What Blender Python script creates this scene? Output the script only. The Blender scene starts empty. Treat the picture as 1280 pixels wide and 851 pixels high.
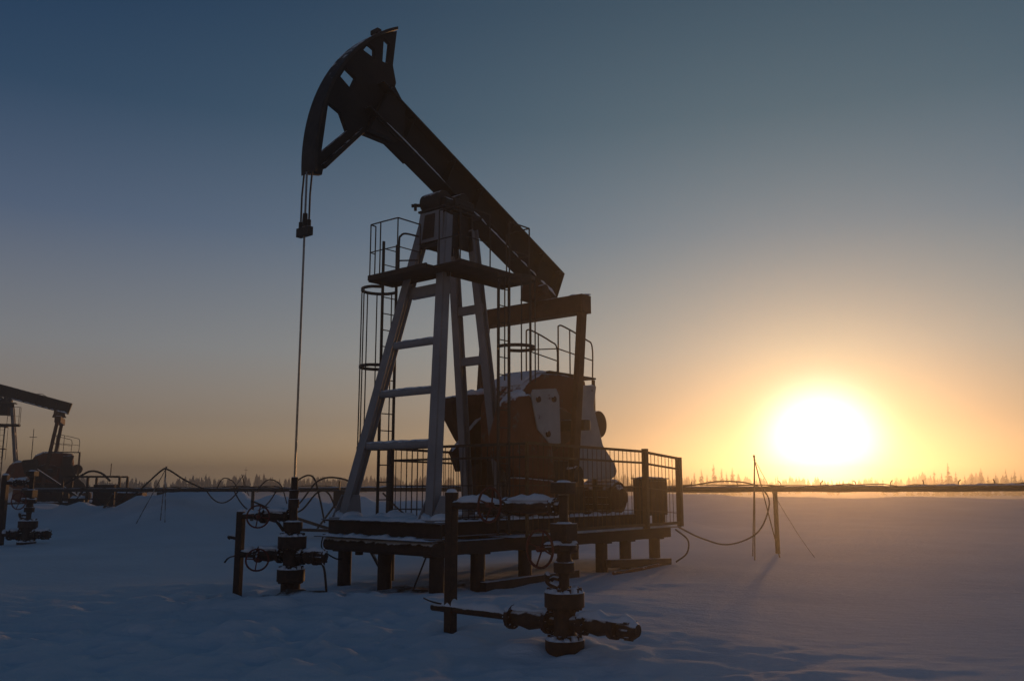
import bpy, bmesh, math, random
import numpy as np
from mathutils import Vector, Matrix
from mathutils.geometry import tessellate_polygon

random.seed(7)
rng = np.random.default_rng(7)
S = bpy.context.scene
COL = S.collection
R = math.radians

# ------------------------------------------------------------------ camera
EYE = 1.7
cam_data = bpy.data.cameras.new('camera')
cam = bpy.data.objects.new('camera', cam_data)
COL.objects.link(cam)
cam.location = (0, 0, EYE)
cam.rotation_euler = (math.pi / 2 + math.atan(182.5 / 1100), 0, 0)
cam_data.sensor_width = 36
cam_data.lens = 1100 / 1280 * 36
cam_data.clip_end = 20000
S.camera = cam

# ------------------------------------------------------------------ sky, sun, exposure
SUN_AZ, SUN_EL = R(19.3), R(2.2)
sun_dir = Vector((math.sin(SUN_AZ) * math.cos(SUN_EL), math.cos(SUN_AZ) * math.cos(SUN_EL), math.sin(SUN_EL)))
SKY_GAMMA = 0.12
SKY_STOPS = [(0.0000, (5.500, 4.300, 4.000)), (0.0167, (4.200, 3.100, 2.200)), (0.0444, (2.600, 2.050, 1.780)), (0.0944, (1.950, 1.980, 2.250)), (0.1778, (0.720, 1.040, 1.780)), (0.2556, (0.210, 0.520, 1.120)), (0.3333, (0.060, 0.290, 0.830)), (0.5000, (0.140, 0.380, 0.780)), (1.0000, (0.150, 0.380, 0.670))]     # elevation / 90 deg -> tint of the Nishita sky
SKY_LOBES = [(30.0, 1.5, (1.08, 1.55, 1.15)), (5.0, 2.0, (.5, 2.2, .7)), (3.0, 2.6, (30, 28, 26))]          # aureole of the sun in the frosty air
SKY_SCALE = 0.1
w = bpy.data.worlds.new('World')
S.world = w
w.use_nodes = True
nt = w.node_tree
N, L = nt.nodes, nt.links
bg = N['Background']
sky = N.new('ShaderNodeTexSky')
sky.sky_type = 'NISHITA'
sky.sun_disc = False
sky.sun_elevation = SUN_EL
sky.sun_rotation = SUN_AZ
gam = N.new('ShaderNodeGamma'); gam.inputs[1].default_value = SKY_GAMMA
L.new(sky.outputs[0], gam.inputs[0])
tc = N.new('ShaderNodeTexCoord')
sep = N.new('ShaderNodeSeparateXYZ'); L.new(tc.outputs['Generated'], sep.inputs[0])
asin = N.new('ShaderNodeMath'); asin.operation = 'ARCSINE'; L.new(sep.outputs[2], asin.inputs[0])
el = N.new('ShaderNodeMapRange'); L.new(asin.outputs[0], el.inputs[0])
el.inputs[1].default_value = 0; el.inputs[2].default_value = R(90)
ramp = N.new('ShaderNodeValToRGB'); L.new(el.outputs[0], ramp.inputs[0])
SKY_MAX = max(max(c) for _, c in SKY_STOPS)
cr = ramp.color_ramp
while len(cr.elements) < len(SKY_STOPS): cr.elements.new(.5)
for e, (p, c) in zip(cr.elements, SKY_STOPS):
    e.position = p; e.color = (c[0] / SKY_MAX, c[1] / SKY_MAX, c[2] / SKY_MAX, 1)
def vmath(op, a, b=None, s=None):
    n = N.new('ShaderNodeVectorMath'); n.operation = op
    L.new(a, n.inputs[0])
    if b is not None:
        if isinstance(b, (tuple, list, Vector)): n.inputs[1].default_value = b
        else: L.new(b, n.inputs[1])
    if s is not None:
        if isinstance(s, float): n.inputs['Scale'].default_value = s
        else: L.new(s, n.inputs['Scale'])
    return n
base = vmath('MULTIPLY', gam.outputs[0], ramp.outputs[0])
acc = vmath('SCALE', base.outputs[0], s=float(SKY_MAX)).outputs[0]
nrm = vmath('NORMALIZE', tc.outputs['Generated'])
dot = vmath('DOT_PRODUCT', nrm.outputs[0], tuple(sun_dir))
clampd = N.new('ShaderNodeMath'); clampd.operation = 'MINIMUM'; L.new(dot.outputs['Value'], clampd.inputs[0]); clampd.inputs[1].default_value = .9999999
ang = N.new('ShaderNodeMath'); ang.operation = 'ARCCOSINE'; L.new(clampd.outputs[0], ang.inputs[0])
for width, power, c in SKY_LOBES:
    m1 = N.new('ShaderNodeMath'); m1.operation = 'MULTIPLY'; L.new(ang.outputs[0], m1.inputs[0]); m1.inputs[1].default_value = 1 / R(width)
    m2 = N.new('ShaderNodeMath'); m2.operation = 'POWER'; L.new(m1.outputs[0], m2.inputs[0]); m2.inputs[1].default_value = power
    m3 = N.new('ShaderNodeMath'); m3.operation = 'MULTIPLY'; L.new(m2.outputs[0], m3.inputs[0]); m3.inputs[1].default_value = -1
    m4 = N.new('ShaderNodeMath'); m4.operation = 'EXPONENT'; L.new(m3.outputs[0], m4.inputs[0])
    rgb = N.new('ShaderNodeRGB'); rgb.outputs[0].default_value = (*c, 1)
    sc = vmath('SCALE', rgb.outputs[0], s=m4.outputs[0])
    acc = vmath('ADD', acc, sc.outputs[0]).outputs[0]
L.new(acc, bg.inputs[0])
bg.inputs[1].default_value = SKY_SCALE

sun_data = bpy.data.lights.new('sun', 'SUN')
SUN_E = 2.8
sun_data.energy = SUN_E
sun_data.angle = R(2.0)   # the disc is spread by the ice haze
sun_data.color = (1.0, .49, .175)
sun = bpy.data.objects.new('sun', sun_data)
COL.objects.link(sun)
sun.rotation_euler = (-sun_dir).to_track_quat('-Z', 'Y').to_euler()

S.view_settings.view_transform = 'Standard'
S.view_settings.look = 'None'
S.view_settings.gamma = 1
S.view_settings.use_curve_mapping = False
S.view_settings.exposure = 0.0
S.cycles.use_denoising = True
S.cycles.max_bounces = 6
S.cycles.diffuse_bounces = 3
S.cycles.volume_bounces = 1
S.cycles.use_adaptive_sampling = False

# ------------------------------------------------------------------ materials
def principled(name):
    m = bpy.data.materials.new(name); m.use_nodes = True
    return m, m.node_tree.nodes, m.node_tree.links, m.node_tree.nodes['Principled BSDF']

def steel(name, c1, c2, scale=3.0, rough=.6, metal=0.0, snow=0.0, bump=.15, rust=None, rust_amt=.5):
    """painted / rusty steel: two colours mixed by noise, optional rust patches and frost on upward faces"""
    m, n, l, b = principled(name)
    t = n.new('ShaderNodeTexCoord')
    nz = n.new('ShaderNodeTexNoise'); nz.inputs['Scale'].default_value = scale; nz.inputs['Detail'].default_value = 8; nz.inputs['Roughness'].default_value = .7
    l.new(t.outputs['Object'], nz.inputs['Vector'])
    rp = n.new('ShaderNodeValToRGB'); rp.color_ramp.elements[0].position = .35; rp.color_ramp.elements[1].position = .65
    rp.color_ramp.elements[0].color = (*c1, 1); rp.color_ramp.elements[1].color = (*c2, 1)
    l.new(nz.outputs[0], rp.inputs[0])
    col = rp.outputs[0]
    if rust:
        nz2 = n.new('ShaderNodeTexNoise'); nz2.inputs['Scale'].default_value = scale * 1.7; nz2.inputs['Detail'].default_value = 10; nz2.inputs['Roughness'].default_value = .75
        l.new(t.outputs['Object'], nz2.inputs['Vector'])
        r2 = n.new('ShaderNodeValToRGB'); r2.color_ramp.elements[0].position = 1 - rust_amt; r2.color_ramp.elements[1].position = min(1, 1.08 - rust_amt)
        l.new(nz2.outputs[0], r2.inputs[0])
        mx = n.new('ShaderNodeMixRGB'); l.new(r2.outputs[0], mx.inputs[0]); l.new(col, mx.inputs[1]); mx.inputs[2].default_value = (*rust, 1)
        col = mx.outputs[0]
    if snow > 0:
        g = n.new('ShaderNodeNewGeometry')
        sp = n.new('ShaderNodeSeparateXYZ'); l.new(g.outputs['Normal'], sp.inputs[0])
        nz3 = n.new('ShaderNodeTexNoise'); nz3.inputs['Scale'].default_value = 6; nz3.inputs['Detail'].default_value = 6
        l.new(t.outputs['Object'], nz3.inputs['Vector'])
        ad = n.new('ShaderNodeMath'); ad.operation = 'ADD'; l.new(sp.outputs[2], ad.inputs[0]); l.new(nz3.outputs[0], ad.inputs[1])
        mr = n.new('ShaderNodeMapRange'); mr.inputs[1].default_value = 1.25 - .3 * snow; mr.inputs[2].default_value = 1.4 - .3 * snow
        l.new(ad.outputs[0], mr.inputs[0])
        mx = n.new('ShaderNodeMixRGB'); l.new(mr.outputs[0], mx.inputs[0]); l.new(col, mx.inputs[1]); mx.inputs[2].default_value = (.72, .75, .8, 1)
        col = mx.outputs[0]
    l.new(col, b.inputs['Base Color'])
    b.inputs['Roughness'].default_value = rough; b.inputs['Metallic'].default_value = metal
    b.inputs['Specular IOR Level'].default_value = .22
    if bump:
        bp = n.new('ShaderNodeBump'); bp.inputs['Strength'].default_value = bump; bp.inputs['Distance'].default_value = .02
        nb = n.new('ShaderNodeTexNoise'); nb.inputs['Scale'].default_value = 30; nb.inputs['Detail'].default_value = 4
        l.new(t.outputs['Object'], nb.inputs['Vector']); l.new(nb.outputs[0], bp.inputs['Height']); l.new(bp.outputs[0], b.inputs['Normal'])
    return m

RUST = (.10, .036, .016)
M = dict(
    black=steel('black_painted_steel', (.006, .006, .0065), (.016, .014, .013), 2.5, .65, snow=.35, rust=(.03, .013, .009), rust_amt=.36),
    dark=steel('dark_oily_steel', (.018, .016, .015), (.04, .032, .028), 5, .6, snow=.5),
    leg=steel('frosted_grey_steel', (.20, .20, .21), (.27, .27, .285), 1.2, .5, snow=.5, rust=(.09, .07, .06), rust_amt=.33),
    brown=steel('brown_rusty_steel', (.055, .022, .012), (.11, .048, .026), 3.0, .7, snow=.6, rust=(.03, .018, .014), rust_amt=.4),
    red=steel('red_brown_painted_iron', (.15, .042, .018), (.20, .062, .028), 1.6, .7, snow=.6, rust=(.15, .12, .105), rust_amt=.44),
    grey=steel('light_grey_sheet_metal', (.30, .29, .28), (.42, .40, .38), 1.6, .65, snow=.6, rust=RUST, rust_amt=.40),
    frame=steel('dark_brown_frame_steel', (.03, .02, .016), (.06, .038, .03), 3, .7, snow=.7, rust=RUST, rust_amt=.38),
    rail=steel('dark_rail_steel', (.03, .026, .024), (.05, .04, .035), 6, .6, bump=0),
    yellow=steel('worn_ochre_paint', (.10, .055, .022), (.16, .09, .035), 4, .6, rust=RUST, rust_amt=.45),
    rod=steel('polished_steel', (.16, .15, .14), (.24, .22, .20), 12, .3, metal=1.0, bump=0),
    valve=steel('oil_stained_cast_iron', (.028, .018, .014), (.07, .036, .024), 9, .6, snow=.85, rust=RUST, rust_amt=.40),
    wheel=steel('worn_red_handwheel_paint', (.16, .03, .018), (.10, .03, .02), 10, .55, rust=(.04, .025, .02), rust_amt=.42, bump=0),
    cable=steel('black_rubber_cable', (.015, .015, .015), (.03, .027, .025), 10, .6, bump=0),
    pipe=steel('weathered_pipe_cladding', (.045, .035, .03), (.09, .07, .055), 5, .65, snow=.6),
    wood=steel('grey_weathered_wood', (.06, .045, .035), (.10, .08, .06), 8, .8, snow=.6),
    bark=steel('spruce_needles', (.022, .032, .022), (.04, .05, .035), 2, .9, bump=0),
)

def snow_material(name, ground=False):
    m, n, l, b = principled(name)
    t = n.new('ShaderNodeTexCoord')
    nz = n.new('ShaderNodeTexNoise'); nz.inputs['Scale'].default_value = .35 if ground else 4; nz.inputs['Detail'].default_value = 7
    l.new(t.outputs['Object'], nz.inputs['Vector'])
    rp = n.new('ShaderNodeValToRGB')
    rp.color_ramp.elements[0].position = .3; rp.color_ramp.elements[0].color = (.70, .73, .78, 1)
    rp.color_ramp.elements[1].position = .7; rp.color_ramp.elements[1].color = (.80, .83, .88, 1)
    l.new(nz.outputs[0], rp.inputs[0])
    col = rp.outputs[0]
    if ground:
        at = n.new('ShaderNodeAttribute'); at.attribute_name = 'soil'
        n2 = n.new('ShaderNodeTexNoise'); n2.inputs['Scale'].default_value = 5; n2.inputs['Detail'].default_value = 8; n2.inputs['Roughness'].default_value = .7
        l.new(t.outputs['Object'], n2.inputs['Vector'])
        mu = n.new('ShaderNodeMath'); mu.operation = 'MULTIPLY'; l.new(at.outputs['Fac'], mu.inputs[0]); l.new(n2.outputs[0], mu.inputs[1])
        mr = n.new('ShaderNodeMapRange'); mr.inputs[1].default_value = .28; mr.inputs[2].default_value = .5; l.new(mu.outputs[0], mr.inputs[0])
        mx = n.new('ShaderNodeMixRGB'); l.new(mr.outputs[0], mx.inputs[0]); l.new(col, mx.inputs[1]); mx.inputs[2].default_value = (.10, .062, .04, 1)
        col = mx.outputs[0]
    l.new(col, b.inputs['Base Color'])
    b.inputs['Roughness'].default_value = .92 if ground else .75
    b.inputs['Specular IOR Level'].default_value = .4 if ground else .25
    mp = n.new('ShaderNodeMapping'); mp.inputs['Scale'].default_value = (1, 2.0, 1) if ground else (1, 1, 1); mp.inputs['Rotation'].default_value = (0, 0, R(12))
    l.new(t.outputs['Object'], mp.inputs[0])
    nb = n.new('ShaderNodeTexNoise'); nb.inputs['Scale'].default_value = 3.0 if ground else 14; nb.inputs['Detail'].default_value = 9; nb.inputs['Roughness'].default_value = .62
    l.new(mp.outputs[0], nb.inputs['Vector'])
    bp = n.new('ShaderNodeBump'); bp.inputs['Strength'].default_value = .55; bp.inputs['Distance'].default_value = .08 if ground else .02
    l.new(nb.outputs[0], bp.inputs['Height'])
    n5 = n.new('ShaderNodeTexNoise'); n5.inputs['Scale'].default_value = 17 if ground else 40; n5.inputs['Detail'].default_value = 6; n5.inputs['Roughness'].default_value = .7
    l.new(mp.outputs[0], n5.inputs['Vector'])
    b2 = n.new('ShaderNodeBump'); b2.inputs['Strength'].default_value = .5; b2.inputs['Distance'].default_value = .03 if ground else .01
    l.new(n5.outputs[0], b2.inputs['Height']); l.new(bp.outputs[0], b2.inputs['Normal']); l.new(b2.outputs[0], b.inputs['Normal'])
    return m
M['snow'] = snow_material('settled_snow')
M['ground'] = snow_material('wind_packed_snow', True)

# ------------------------------------------------------------------ mesh builder
class MB:
    def __init__(s, T=None):
        s.v, s.f, s.T = [], [], T or (lambda p: p)
    def add(s, vs, fs):
        o = len(s.v); s.v += [tuple(s.T(tuple(p))) for p in vs]; s.f += [tuple(i + o for i in f) for f in fs]
    def box(s, lo, hi):
        x0, y0, z0 = lo; x1, y1, z1 = hi
        s.add([(x0, y0, z0), (x1, y0, z0), (x1, y1, z0), (x0, y1, z0), (x0, y0, z1), (x1, y0, z1), (x1, y1, z1), (x0, y1, z1)],
              [(0, 3, 2, 1), (4, 5, 6, 7), (0, 1, 5, 4), (1, 2, 6, 5), (2, 3, 7, 6), (3, 0, 4, 7)])
    def bar(s, p, q, w, h, up=(0, 0, 1), w2=None, h2=None):
        p, q = Vector(p), Vector(q); d = (q - p).normalized(); u = Vector(up)
        sd = d.cross(u)
        if sd.length < 1e-4: sd = d.cross(Vector((1, 0, 0)))
        sd.normalize(); u = sd.cross(d)
        w2 = w if w2 is None else w2; h2 = h if h2 is None else h2
        vs = []
        for c, a, b in ((p, w / 2, h / 2), (q, w2 / 2, h2 / 2)):
            vs += [c - sd * a - u * b, c + sd * a - u * b, c + sd * a + u * b, c - sd * a + u * b]
        s.add(vs, [(3, 2, 1, 0), (4, 5, 6, 7), (0, 1, 5, 4), (1, 2, 6, 5), (2, 3, 7, 6), (3, 0, 4, 7)])
    def ibeam(s, p, q, d, w, t=.02, up=(0, 0, 1)):
        p, q = Vector(p), Vector(q); dr = (q - p).normalized(); sd = dr.cross(Vector(up)).normalized(); u = sd.cross(dr)
        s.bar(p + u * (d / 2 - t / 2), q + u * (d / 2 - t / 2), w, t, u)
        s.bar(p - u * (d / 2 - t / 2), q - u * (d / 2 - t / 2), w, t, u)
        s.bar(p, q, t, d - 2 * t - .004, u)
    def cyl(s, p, q, r0, r1=None, seg=14):
        r1 = r0 if r1 is None else r1
        p, q = Vector(p), Vector(q); d = (q - p).normalized()
        a = d.cross(Vector((0, 0, 1)))
        if a.length < 1e-3: a = Vector((1, 0, 0))
        a.normalize(); b = d.cross(a)
        vs = []
        for c, r in ((p, r0), (q, r1)):
            vs += [c + (a * math.cos(2 * math.pi * k / seg) + b * math.sin(2 * math.pi * k / seg)) * r for k in range(seg)]
        fs = [(k, (k + 1) % seg, seg + (k + 1) % seg, seg + k) for k in range(seg)]
        fs += [tuple(range(seg - 1, -1, -1)), tuple(range(seg, 2 * seg))]
        s.add(vs, fs)
    def tube(s, pts, r, seg=6, closed=False):
        pts = [Vector(p) for p in pts]; n = len(pts); rings = []
        prev = None
        for i, p in enumerate(pts):
            a = pts[i - 1] if (i > 0 or closed) else p
            b = pts[(i + 1) % n] if (i < n - 1 or closed) else p
            d = (b - a).normalized()
            if prev is None:
                u = d.cross(Vector((0, 0, 1)))
                if u.length < 1e-3: u = Vector((1, 0, 0))
            else:
                u = prev - d * prev.dot(d)
                if u.length < 1e-4: u = d.orthogonal()
            u.normalize(); prev = u; wv = d.cross(u)
            rings.append([p + (u * math.cos(2 * math.pi * k / seg) + wv * math.sin(2 * math.pi * k / seg)) * r for k in range(seg)])
        vs = [v for rg in rings for v in rg]; fs = []
        for i in range(n if closed else n - 1):
            j = (i + 1) % n
            fs += [(i * seg + k, i * seg + (k + 1) % seg, j * seg + (k + 1) % seg, j * seg + k) for k in range(seg)]
        if not closed:
            fs += [tuple(range(seg - 1, -1, -1)), tuple(range((n - 1) * seg, n * seg))]
        s.add(vs, fs)
    def ring(s, c, nrm, Rr, r, seg=28, rs=6, arc=None):
        c = Vector(c); nv = Vector(nrm).normalized(); a = nv.orthogonal().normalized(); b = nv.cross(a)
        s.tube([c + (a * math.cos(2 * math.pi * k / seg) + b * math.sin(2 * math.pi * k / seg)) * Rr for k in range(seg)], r, rs, True)
    def prism(s, outer, w0, w1, f, holes=()):
        """polygon (u,v) with holes extruded from w0 to w1; f(u,v,w) -> point"""
        loops = [list(outer)] + [list(h) for h in holes]
        flat = [p for lp in loops for p in lp]
        tris = tessellate_polygon([[Vector((p[0], p[1], 0)) for p in lp] for lp in loops])
        n = len(flat)
        vs = [f(p[0], p[1], w0) for p in flat] + [f(p[0], p[1], w1) for p in flat]
        fs = [tuple(t) for t in tris] + [tuple(i + n for i in reversed(t)) for t in tris]
        o = 0
        for lp in loops:
            k = len(lp)
            fs += [(o + i, o + (i + 1) % k, n + o + (i + 1) % k, n + o + i) for i in range(k)]
            o += k
        s.add(vs, fs)
    def lathe(s, prof, c, axis=(0, 0, 1), seg=18):
        c = Vector(c); d = Vector(axis).normalized(); a = d.orthogonal().normalized(); b = d.cross(a)
        vs = []; k = len(prof)
        for r, h in prof:
            vs += [c + d * h + (a * math.cos(2 * math.pi * i / seg) + b * math.sin(2 * math.pi * i / seg)) * max(r, .0005) for i in range(seg)]
        fs = []
        for j in range(k - 1):
            fs += [(j * seg + i, j * seg + (i + 1) % seg, (j + 1) * seg + (i + 1) % seg, (j + 1) * seg + i) for i in range(seg)]
        fs += [tuple(range(seg - 1, -1, -1)), tuple(range((k - 1) * seg, k * seg))]
        s.add(vs, fs)
    def snowcap(s, p, q, w, h, lump=.4, n=None, seed=0):
        """ridge of settled snow lying along p-q, width w, height h"""
        p, q = Vector(p), Vector(q); d = q - p; ln = d.length; d.normalize()
        sd = d.cross(Vector((0, 0, 1))); sd.normalize()
        n = n or max(6, int(ln / .06)); m = 7
        rr = random.Random(seed + int(ln * 1000))
        ph = [rr.uniform(0, 6.28) for _ in range(6)]
        vs = []
        for i in range(n + 1):
            t = i / n; x = t * ln
            e = min(1, 4 * min(t, 1 - t) + .12) ** .5
            k = 1 + lump * (.5 * math.sin(x * 9 + ph[0]) + .35 * math.sin(x * 21 + ph[1]) + .3 * math.sin(x * 37 + ph[2]))
            kw = 1 + .35 * lump * (math.sin(x * 11 + ph[3]) + .7 * math.sin(x * 27 + ph[4]))
            for j in range(m):
                a = math.pi * j / (m - 1)
                vs.append(p + d * x + sd * (math.cos(a) * w / 2 * e * kw) + Vector((0, 0, 1)) * (math.sin(a) ** .8 * h * e * max(.25, k) - .004))
        fs = []
        for i in range(n):
            for j in range(m - 1):
                fs.append((i * m + j, i * m + j + 1, (i + 1) * m + j + 1, (i + 1) * m + j))
            fs.append(((i + 1) * m, (i + 1) * m + m - 1, i * m + m - 1, i * m))
        fs += [tuple(range(m)), tuple(range(n * m + m - 1, n * m - 1, -1))]
        s.add(vs, fs)
    def build(s, name, mat, parent=None, bevel=0, smooth=True, recalc=True):
        me = bpy.data.meshes.new(name)
        me.from_pydata(s.v, [], s.f); me.validate()
        if recalc:
            bm = bmesh.new(); bm.from_mesh(me); bmesh.ops.recalc_face_normals(bm, faces=bm.faces); bm.to_mesh(me); bm.free()
        if smooth:
            me.polygons.foreach_set('use_smooth', [True] * len(me.polygons)); me.set_sharp_from_angle(angle=R(38))
        me.materials.append(M[mat] if isinstance(mat, str) else mat)
        o = bpy.data.objects.new(name, me); COL.objects.link(o)
        if parent: o.parent = parent
        if bevel:
            md = o.modifiers.new('bevel', 'BEVEL'); md.width = bevel; md.segments = 2; md.limit_method = 'ANGLE'; md.angle_limit = R(40)
        return o

def tag(o, label, cat, group=None, kind=None):
    if label: o['label'] = label
    if cat: o['category'] = cat
    if group: o['group'] = group
    if kind: o['kind'] = kind
    return o
def empty(name, loc, rz=0, label=None, cat=None, group=None):
    o = bpy.data.objects.new(name, None); COL.objects.link(o)
    o.location = loc; o.rotation_euler = (0, 0, rz); o.empty_display_size = .2
    return tag(o, label, cat, group)
def sag(p, q, drop, n=14):
    p, q = Vector(p), Vector(q)
    return [p.lerp(q, i / n) - Vector((0, 0, drop * 4 * (i / n) * (1 - i / n))) for i in range(n + 1)]
def spline(pts, n=8):
    P = [Vector(p) for p in pts]; P = [P[0] * 2 - P[1]] + P + [P[-1] * 2 - P[-2]]; out = []
    for i in range(1, len(P) - 2):
        a, b, c, d = P[i - 1:i + 3]
        for k in range(n):
            t = k / n
            out.append(.5 * ((2 * b) + (c - a) * t + (2 * a - 5 * b + 4 * c - d) * t * t + (3 * b - a - 3 * c + d) * t ** 3))
    out.append(P[-2]); return out

# ------------------------------------------------------------------ terrain
def vnoise(x, y, seed):
    xi, yi = np.floor(x).astype(int), np.floor(y).astype(int); xf, yf = x - xi, y - yi
    def h(a, b):
        n = (a * 374761393 + b * 668265263 + seed * 982451653) & 0x7fffffff
        n = ((n ^ (n >> 13)) * 1274126177) & 0x7fffffff
        return ((n ^ (n >> 16)) & 0xffff) / 65535.0
    u, v = xf * xf * (3 - 2 * xf), yf * yf * (3 - 2 * yf)
    return (h(xi, yi) * (1 - u) + h(xi + 1, yi) * u) * (1 - v) + (h(xi, yi + 1) * (1 - u) + h(xi + 1, yi + 1) * u) * v - .5
def ss(a, b, x):
    t = np.clip((x - a) / (b - a), 0, 1); return t * t * (3 - 2 * t)
def gauss(x, y, cx, cy, sx, sy, rot=0):
    c, s = math.cos(rot), math.sin(rot); dx, dy = x - cx, y - cy
    u, v = dx * c + dy * s, -dx * s + dy * c
    return np.exp(-(u / sx) ** 2 - (v / sy) ** 2)
_c, _s = math.cos(R(50)), math.sin(R(50))
POSTS = [(.55, 9.56), (-.72, 10.63), (-3.44, 14.1), (-4.35, 14.39), (-14.55, 27)] + [(-3.44 + a * _c + l * _s, 14.1 + a * _s - l * _c) for a, l in ((2.05, -1.2), (2.05, -.12), (2.05, 1.15), (3.05, 1.15), (4.35, 1.15), (6.85, 1.15), (7.75, 1.15), (8.95, 1.15))]
FOOT = [(-4.6 + .33 * k + (.14 if k % 2 else -.14), 8.1 + .42 * k) for k in range(12)] + [(-1.2 - .1 * k + (.13 if k % 2 else -.13), 8.6 + .6 * k) for k in range(7)]
def ground_z(x, y):
    x = np.asarray(x, float); y = np.asarray(y, float)
    z = np.zeros(np.broadcast(x, y).shape)
    near = np.exp(-(np.maximum(y - 20, 0) / 60) ** 2)
    rip = np.clip(.55 + 1.6 * vnoise(x / 3.1, y / 2.3, 21), .12, 1.25) * (1 - .75 * ss(1, 5, x))
    calm = 1 - .72 * ss(0, 4, x)
    z = z + near * (.16 * calm * vnoise(x / 6, y / 5, 1) + .09 * calm * vnoise(x / 2.2, y / 1.7, 2) + .05 * vnoise(x / 1.1 + .2 * y, y / .5, 3) * rip
                    + rip * (.034 * vnoise(x / .5 + .3 * y, y / .26, 4) + .018 * vnoise(x / .2, y / .15, 5)))
    # foot-trodden, lumpy snow in the left foreground and round the wells
    rough = 1.1 * gauss(x, y, -3.2, 10.5, 3.4, 2.8) + .6 * gauss(x, y, -7, 13, 4, 3) + gauss(x, y, -3.6, 14.2, 1.4, 1.1) + .5 * gauss(x, y, .4, 8.5, 2.5, 1.5) + .8 * gauss(x, y, -1.6, 15.6, 2.4, 1.3)
    z = z + np.clip(rough, 0, 1.2) * (.12 * vnoise(x / .42, y / .36, 6) + .11 * vnoise(x / .19, y / .17, 7))
    for fx, fy in POSTS: z = z + .07 * gauss(x, y, fx + .05, fy, .45, .4) - .11 * gauss(x, y, fx, fy, .2, .2)
    for fx, fy in FOOT: z = z - .09 * gauss(x, y, fx, fy, .16, .11, .4)
    # drifts
    z = z + .16 * gauss(x, y, -3.2, 13.4, 2.0, .9, R(20)) + .12 * gauss(x, y, -5.0, 15.6, 1.6, .8)
    z = z + .17 * gauss(x, y, .7, 12.9, 2.1, 1.7, R(35)) + .05 * gauss(x, y, 2.8, 15.9, 3.2, 1.8, R(35))
    # ploughed banks along the pipeline, the left one extended to block low sun
    def bank(line, h, wf, wb, jit):
        zz = np.zeros_like(z)
        xs = np.array([p[0] for p in line]); ys = np.array([p[1] for p in line]); hs = np.array([p[2] for p in line])
        o = np.argsort(xs); yc = np.interp(x, xs[o], ys[o]); hc = np.interp(x, xs[o], hs[o])
        d = y - yc + jit * vnoise(x / 5, y * 0, 9)
        prof = np.where(d < 0, np.exp(-(d / wf) ** 2), np.exp(-(d / wb) ** 2))
        return hc * prof * (1 + .22 * vnoise(x / 4, y / 8, 10) + .08 * vnoise(x / 1.3, y / 2, 11))
    for mx, my, mh, m1, m2 in ((-15.6, 37.0, .35, .9, .8), (-9.4, 36.0, .4, .8, .7), (-8.2, 36.6, .3, .6, .6), (-6.4, 36.8, .3, .7, .6), (-13.5, 34.8, .2, .6, .5), (-18.9, 38.5, .45, 1.3, 1.2), (-12.9, 36.5, .35, 1.6, 1.2), (-14.6, 36.9, .22, .8, .8), (-11.2, 36.4, .25, .7, .7), (-21.5, 39.5, .25, .9, .9)):
        z = z + mh * gauss(x, y, mx, my, m1, m2) * (1 + .9 * vnoise(x / .5, y / .5, 31))
    right = bank([(4, 66, 0), (8, 66, 1.0), (12, 66, 1.3), (15, 66, 1.3), (18.5, 66, .92), (21, 65, 1.02), (24, 64, .98), (30, 60, .95), (36, 56, .85), (48, 50, .8), (70, 44, .7)], 1, 14, 9, 2.5)
    left = bank([(-40, 47, .3), (-30, 46, .5), (-22, 42, .95), (-19.5, 40, .55), (-16, 39, .9), (-12.8, 37, 1.32), (-10.5, 37, 1.1), (-7, 38, 1.1), (-3, 39, 1.2), (1, 40, 1.3), (4, 40, 1.2), (5.5, 40, .9), (7, 40, .4), (8.5, 40, 0)], 1, 5, 4, 1)  # stretch behind the jack added to keep the left foreground in shade
    z = z + np.maximum(right, 0) + np.maximum(left, 0)
    # site rises and dips away from the eye, then the flat plain
    far = ss(60, 200, y)
    z = z * (1 - .8 * far) + far * .3 * vnoise(x / 60, y / 80, 12) + 1.25 * ss(150, 420, y)
    pad = gauss(x, y, 1.0, 18.6, 4.2, 2.6, R(50))
    z = z * (1 - .5 * np.clip(pad, 0, 1)) - .02
    return z
def gz(x, y): return float(ground_z(np.array([x]), np.array([y]))[0])

def warp(n, lo, hi, mid, k):
    t = np.linspace(-1, 1, n); a = np.sinh(t * k) / math.sinh(k)
    return np.where(a < 0, mid + a * (mid - lo), mid + a * (hi - mid))
gx = warp(860, -432, 432, 1, 5.5)
ty = np.linspace(0, 1, 700); gy = -34 + 40 * np.clip(ty / .06, 0, 1) + (np.exp(np.clip((ty - .06) / .94, 0, 1) * 4.4) - 1) / (math.exp(4.4) - 1) * 424 
GX, GY = np.meshgrid(gx, gy)
GZ = ground_z(GX, GY)
me = bpy.data.meshes.new('snow_ground')
nx, ny = len(gx), len(gy)
idx = np.arange(nx * ny).reshape(ny, nx)
quads = np.stack([idx[:-1, :-1], idx[:-1, 1:], idx[1:, 1:], idx[1:, :-1]], -1).reshape(-1, 4)
me.vertices.add(nx * ny); me.vertices.foreach_set('co', np.stack([GX, GY, GZ], -1).astype(np.float32).ravel())
me.loops.add(quads.size); me.loops.foreach_set('vertex_index', quads.astype(np.int32).ravel())
me.polygons.add(len(quads)); me.polygons.foreach_set('loop_start', np.arange(0, quads.size, 4, dtype=np.int32)); me.polygons.foreach_set('loop_total', np.full(len(quads), 4, np.int32))
me.update(); me.validate()
me.polygons.foreach_set('use_smooth', np.ones(len(quads), bool))
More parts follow.
